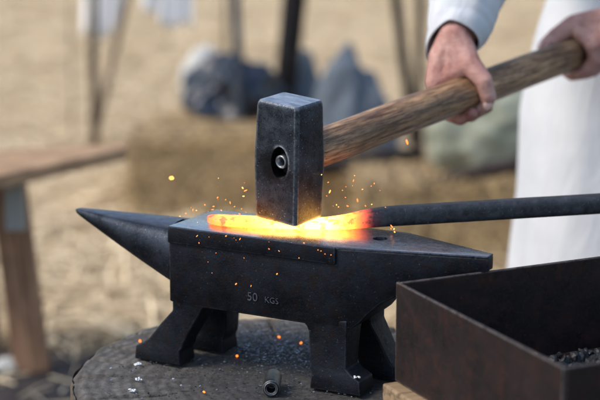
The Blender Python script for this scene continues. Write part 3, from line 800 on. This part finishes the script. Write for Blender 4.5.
air = [(180,216),(191,207),(193,210),(198,222),(205,205),(214,207),(221,210),(208,211),(217,197),(218,178),(218,187),(218,200),(243,188),(244,183),(245,190),(242,209),(246,212),(240,214),(244,196),(186,213),(213,209),(196,211),
       (328,182),(333,206),(336,205),(343,190),(346,187),(352,186),(362,189),(358,200),(354,176),(371,186),(374,183),(339,207),(348,206),(366,206),(372,204),(385,207),(327,196),(330,192),(345,198),(392,226),(395,232),(397,235),(391,229),(363,189),(353,181),(380,190),(322,175),(230,203),(235,207),(226,200)]
for i, (x, y) in enumerate(air): spark(aty(x+random.uniform(-.6, .6), y+random.uniform(-.6, .6), random.uniform(2.26, 2.46)), random.choice((.0004,.0005,.0006,.0008,.0011)), M['spark'] if i % 3 else M['spark_hot'], AIR)
frt = [(197,236),(199,243),(209,237),(216,253),(226,236),(212,273),(208,262),(234,238),(236,240),(240,239),(244,258),(269,242),(269,249),(279,251),(299,258),(277,274),(251,286),(236,284),(319,243),(321,251),(304,243),(318,250),(325,254),(331,255),]
for i, (x, y) in enumerate(frt):
    q_ = (AM @ V((0, -random.uniform(.012, .07), 0))); r = ray(x, y); t = (q_-V((0, 0, CAMH))).dot(W)/r.dot(W)
    spark(V((0, 0, CAMH))+r*t, random.choice((.0004,.0005,.0006,.0007,.0011)), M['spark'], FRT, 'sparks in front of the anvil')
for (x, y), lab in (((279, 337), 'glowing ember on the stump seen through the arch, the farther of two'), ((301, 343), 'glowing ember on the stump beside the heel foot'), ((237, 356), 'small ember on the stump between the anvil feet'),
                    ((204, 392), 'red ember on the bare stump left of the steel tube'), ((140, 341), 'dim red ember behind the foot under the horn')):
    spark(atz(x, y, STZ+.001), .0020, M['ember'], lab, 'embers lying on the stump', 1.2)

# ------------------------------------------------------------------ background
def bale(name, p, size, rz, lab):
    mw = Matrix.Translation(p) @ Matrix.Rotation(rz, 4, 'Z'); e = empty(name, mw, lab, 'straw bale', 'straw bales behind the anvil')
    b2 = bmesh.new(); x, y, z = size
    bmesh.ops.create_cube(b2, size=1, matrix=Matrix.Translation((0, 0, z/2)) @ Matrix.Diagonal((x, y, z, 1))); bmesh.ops.subdivide_edges(b2, edges=b2.edges, cuts=14, use_grid_fill=True)
    for v in b2.verts:
        n_ = noise.noise(v.co*9); v.co += V((v.co.x, v.co.y, (v.co.z-z/2))).normalized()*n_*.022; v.co.z = max(0, v.co.z)
    def pl_():
        f = random.random()
        if f < .35: return V((random.uniform(-x, x)/2, random.uniform(-y, y)/2, z)), V((0, 0, 1))
        if f < .75: return V((random.uniform(-x, x)/2, -y/2, random.uniform(.02, z))), V((0, -1, 0))
        if f < .87: return V((-x/2, random.uniform(-y, y)/2, random.uniform(.02, z))), V((-1, 0, 0))
        return V((x/2, random.uniform(-y, y)/2, random.uniform(.02, z))), V((1, 0, 0))
    me = Mat(name+'_core', rough=.9); f = me.noise(30, 7, .7, me.map((1, 1, 2.5))); me.color(me.ramp(f, [(.32, (.20, .14, .075)), (.7, (.60, .43, .23))])); me.bump(f, 1, .02)
    o1 = obj('packed_straw', b2, me.m, e, smooth=False)
    b3 = bmesh.new(); blades(b3, 3600, pl_, .03, .09, .0030); o2 = obj('straw_ends', b3, M['balestraw'], e, smooth=False); o2['kind'] = 'stuff'
    for k in (-1, 1):
        b4 = bmesh.new(); c_ = .25*k*(x if x > y else y); rr = .006; q = []
        if x > y: q = [V((c_, -y/2-.012, 0)), V((c_, -y/2-.012, z+.012)), V((c_, y/2+.012, z+.012)), V((c_, y/2+.012, 0))]
        else: q = [V((-x/2-.012, c_, 0)), V((-x/2-.012, c_, z+.012)), V((x/2+.012, c_, z+.012)), V((x/2+.012, c_, 0))]
        tube(b4, q, .003, 8); obj('twine', b4, M['twine'], e)
    return e
g1 = atz(197, 222, 0)
bale('straw_bale', V((g1.x, g1.y+.22, 0)), (.40, .40, .235), R(2), 'short brown straw bale behind the horn of the anvil')
bale('straw_bale', V((g1.x+.16, 6.08, 0)), (.66, .28, .205), R(-2), 'low brown straw bale under the navy tarpaulin bundle')
bale('straw_bale', V((.22, 5.56, 0)), (.50, .40, .165), R(-4), 'low straw bale behind the hammer head and hot bar')
bale('straw_bale', V((.50, 5.15, 0)), (.66, .40, .222), R(3), 'brown straw bale behind the heel of the anvil and the white tunic')

def lump(name, mat, p, size, rz, lab, cat, amp=.16, peak=0.0, parent=None, freq=3.2):
    b2 = bmesh.new(); bmesh.ops.create_icosphere(b2, subdivisions=5, radius=1)
    for v in b2.verts:
        c_ = v.co.copy(); n_ = 1+amp*noise.noise(c_*freq*.5+V((p.x*7, 0, 0)))+amp*.6*noise.noise(c_*freq+V((0, p.x*3, 0))) + amp*.2*noise.noise(c_*freq*3)
        v.co = c_*n_
        if v.co.z > 0: k = 1-peak*min(1, v.co.z); v.co.x *= k; v.co.y *= k
        v.co.z = max(v.co.z, -.75)
        v.co = V((v.co.x*size[0], v.co.y*size[1], (v.co.z+.75)*size[2]/1.75))
    o = obj(name, b2, mat); o.matrix_world = Matrix.Translation(p) @ Matrix.Rotation(rz, 4, 'Z'); 
    if cat: tag(o, lab, cat)
    return o
yb = 6.05
e0 = aty(238, 118, yb)
dk = lump('tarpaulin_bundle', M['navy'], V((e0.x-.01, yb, .20)), (.165, .15, .235), 0, 'dark navy tarpaulin bundle on the bale left of the hammer head', 'bundle', peak=.2, amp=.32)
e1 = aty(207, 92, yb+.12)
lump('pale_lump', M['palefleece'], V((e1.x-.01, yb+.14, .20)), (.08, .09, .245), 0, 'pale off-white shape standing in for the highlight on the left end of the navy bundle', 'sack')  # added pale lump makes the bright highlight on the tarpaulin's left side
e2 = aty(350, 140, 5.8)
lump('cloth_bundle', M['bluegrey'], V((e2.x, 5.93, 0)), (.150, .12, .45), 0, 'blue-grey rounded cloth bundle right of the hammer head', 'bundle', peak=.22, amp=.30)
e3 = aty(302, 95, 6.2)
lump('cloth_bundle', M['bluegrey'], V((e3.x, 6.3, 0)), (.09, .09, .42), .5, 'small blue cloth bundle behind the hammer head by the black post', 'bundle', peak=.3)
e4 = aty(470, 168, 5.3)
lump('grain_sack', M['sage'], V((e4.x+.065, 5.24, .215)), (.19, .12, .26), .2, 'slumped sage green sack on the bale behind the hammer handle', 'sack', amp=.22)
b2 = bmesh.new(); P = [aty(x, y-2, 4.97) for x, y in ((424, 187), (440, 184), (462, 178), (490, 172), (520, 166), (548, 158))]
tube(b2, P, [.008, .018, .021, .023, .022, .014], 12); o = obj('branch', b2, M['branch']); tag(o, 'dark reddish curved branch lying on the bale below the hammer handle', 'branch')
b2 = bmesh.new(); P = [aty(x, y-1, 5.34) for x, y in ((300, 173), (330, 167), (360, 163), (390, 158), (424, 155))]
tube(b2, P, [.020, .028, .031, .028, .016], 12); o = obj('branch', b2, M['black']); tag(o, 'straight dark log end resting on the bale beside the hammer head', 'log')

def pole(name, top, bot, y, r0, r1, mat, lab, cat, grp=None, ztop=None):
    a_ = aty(*top, y); c_ = aty(*bot, y); d = (a_-c_).normalized()
    lo = c_ - d*(c_.z/d.z); hi = c_ + d*((1.75-c_.z)/d.z)
    b3 = bmesh.new(); n_ = 14
    P = [lo.lerp(hi, k/n_) + V((.006*noise.noise(V((k*.6, y, 1))), .006*noise.noise(V((k*.6, y, 5))), 0)) for k in range(n_+1)]
    tube(b3, [p-lo for p in P], [r1+(r0-r1)*k/n_ for k in range(n_+1)], 12); o = obj(name, b3, mat); o.location = lo; tag(o, lab, cat, grp); return o
pole('iron_pole', (236, 0), (240, 118), 5.9, .015, .016, M['pole'], 'thin blue-grey iron pole in front of the navy bundle', 'pole')
pole('iron_post', (294, 0), (285, 95), 6.2, .050, .036, M['black'], 'thick black iron post rising behind the hammer head', 'post')
pole('iron_rod', (396, 0), (408, 92), 6.3, .019, .018, M['black'], 'thin leaning black rod, right of the blue-grey bundle', 'rod')
pole('wooden_stake', (420, 0), (419, 92), 6.6, .018, .018, M['stick'], 'thin brown wooden stake beside the sleeve of the smith', 'stake')
pole('wooden_stake', (93, 30), (96, 200), 6.3, .015, .017, M['stick'], 'dark upright wooden stake under the hanging white cloth', 'stake')
pole('wooden_stake', (126, 0), (96, 130), 6.4, .015, .013, wood('pale_stick', (.20, .14, .09), (.36, .27, .19), 2, 20), 'leaning wooden stake crossing the upright one by the white cloth', 'stake')
pole('thin_cane', (70, 0), (72, 130), 6.9, .003, .003, M['stick'], 'very thin pale cane left of the hanging white cloth', 'cane')
# rack bar with two white cloths
yc = 6.55
bar0, bar1 = aty(40, 0, yc), aty(225, 0, yc)
rk = empty('cloth_rack', Matrix.Translation((bar0.x, yc, 0)), 'simple wooden rack carrying two hanging white cloths', 'rack'); RI = rk.matrix_world.inverted()
for nm, pts, r in (('crossbar', [V((bar0.x-.3, yc, 1.15)), V((bar1.x+.1, yc, 1.15))], .014), ('upright', [V((bar0.x-.25, yc, 0)), V((bar0.x-.25, yc, 1.2))], .016), ('upright', [V((bar1.x-.0, yc+.03, .0)), V((bar1.x-.0, yc+.03, 1.2))], .006)):
    b3 = bmesh.new(); tube(b3, pts, r, 12); o = obj(nm, b3, M['stick']); o.parent = rk; o.matrix_parent_inverse = RI
def hanging(x0, x1, yb0, yb1, lab):
    a_ = aty(x0, yb0, yc-.03); c_ = aty(x1, yb1, yc-.03); b3 = bmesh.new(); rings = []
    for k in range(25):
        t = k/24; row = []
        for i in range(41):
            s_ = i/40; zb = a_.z+(c_.z-a_.z)*s_ + .02*math.sin(s_*9); z = 1.17-(1.17-zb)*t; x = a_.x+(c_.x-a_.x)*(s_) + .01*math.sin(t*4+s_)
            row.append(V((x, yc-.018+.018*math.sin(s_*22+.6*t*3)*(.3+.7*t), z)))
        rings.append(row)
    loft(b3, rings, False, False); o = obj('hanging_cloth', b3, M['whitecloth']); s = o.modifiers.new('s', 'SOLIDIFY'); s.thickness = .003; tag(o, lab, 'cloth', 'white cloths hanging from the rack')
hanging(83, 128, 38, 30, 'narrow white cloth hanging above the two crossed stakes')
hanging(143, 196, 14, 32, 'wider bluish white cloth hanging right of the stakes')

# trestle bench at left
zt = .50
e_b, e_f = atz(128, 142.5, zt), atz(127, 147.5, zt); l_b, l_f = atz(0, 150, zt), atz(0, 176, zt)
bd = (l_f-e_f); l_f = e_f + bd*2.6; l_b = e_b + (l_b-e_b)*1.9
bench = empty('trestle_table', Matrix.Translation((e_f.x, e_f.y, 0)), 'low wooden trestle table with a reddish plank top at far left', 'table'); NI = bench.matrix_world.inverted()
bx_ = (l_f-e_f).normalized(); BMx = frame(bx_, V((-bx_.y, bx_.x, 0)), Z, V((e_f.x, e_f.y, zt)))
BI = BMx.inverted(); loc4 = [BI @ p for p in (e_f, l_f, l_b, e_b)]
b3 = bmesh.new(); loft(b3, [[p-V((0, 0, .030)) for p in loc4], loc4])
o = obj('table_top', b3, M['benchtop'], smooth=False); o.matrix_world = BMx; o.parent = bench; o.matrix_parent_inverse = NI; bevel_mod(o, .003, 2)
b3 = bmesh.new(); tube(b3, [e_f + bx_*.02 - Z*.018 , l_f - Z*.018], .014, 4); b3.free()
def slab(name, p_top, p_bot, wdt, dep, mat):
    d = (p_top-p_bot); x = V((1, 0, 0)); x = (x - d.normalized()*x.dot(d.normalized())).normalized(); y = d.normalized().cross(x)
    b3 = bmesh.new(); box(b3, (-wdt/2, -dep/2, 0), (wdt/2, dep/2, d.length)); o = obj(name, b3, mat, smooth=False); o.matrix_world = frame(x, y, d.normalized(), p_bot)
    o.parent = bench; o.matrix_parent_inverse = NI; bevel_mod(o, .003, 2); return o
ft = atz(33, 372, 0)
slab('leg', V((ft.x-.055, ft.y+.06, zt-.031)), ft, .082, .035, M['leg'])
ft2 = atz(-18, 350, 0); slab('leg', V((ft2.x+.0, ft2.y-.02, zt-.031)), ft2, .082, .035, M['leg'])
ft3 = V((-1.35, 3.75, 0)); slab('leg', ft3+Z*(zt-.031), ft3, .06, .035, M['leg'])
bp = aty(16, 204, ft.y-.005); b3 = bmesh.new(); box(b3, (bp.x-.022, bp.y-.03, bp.z-.055), (bp.x+.022, bp.y-.004, bp.z+.05))
o = obj('bracket', b3, Mat('grey_bracket', rough=.5, color=(.30, .32, .32)).m, smooth=False); o.parent = bench; o.matrix_parent_inverse = NI
pc = atz(8, 372, 0)
lump('crumpled_paper', M['palefleece'], V((pc.x, pc.y, .0)), (.03, .025, .035), 0, 'small crumpled white rag on the dark soil under the trestle table', 'rag')
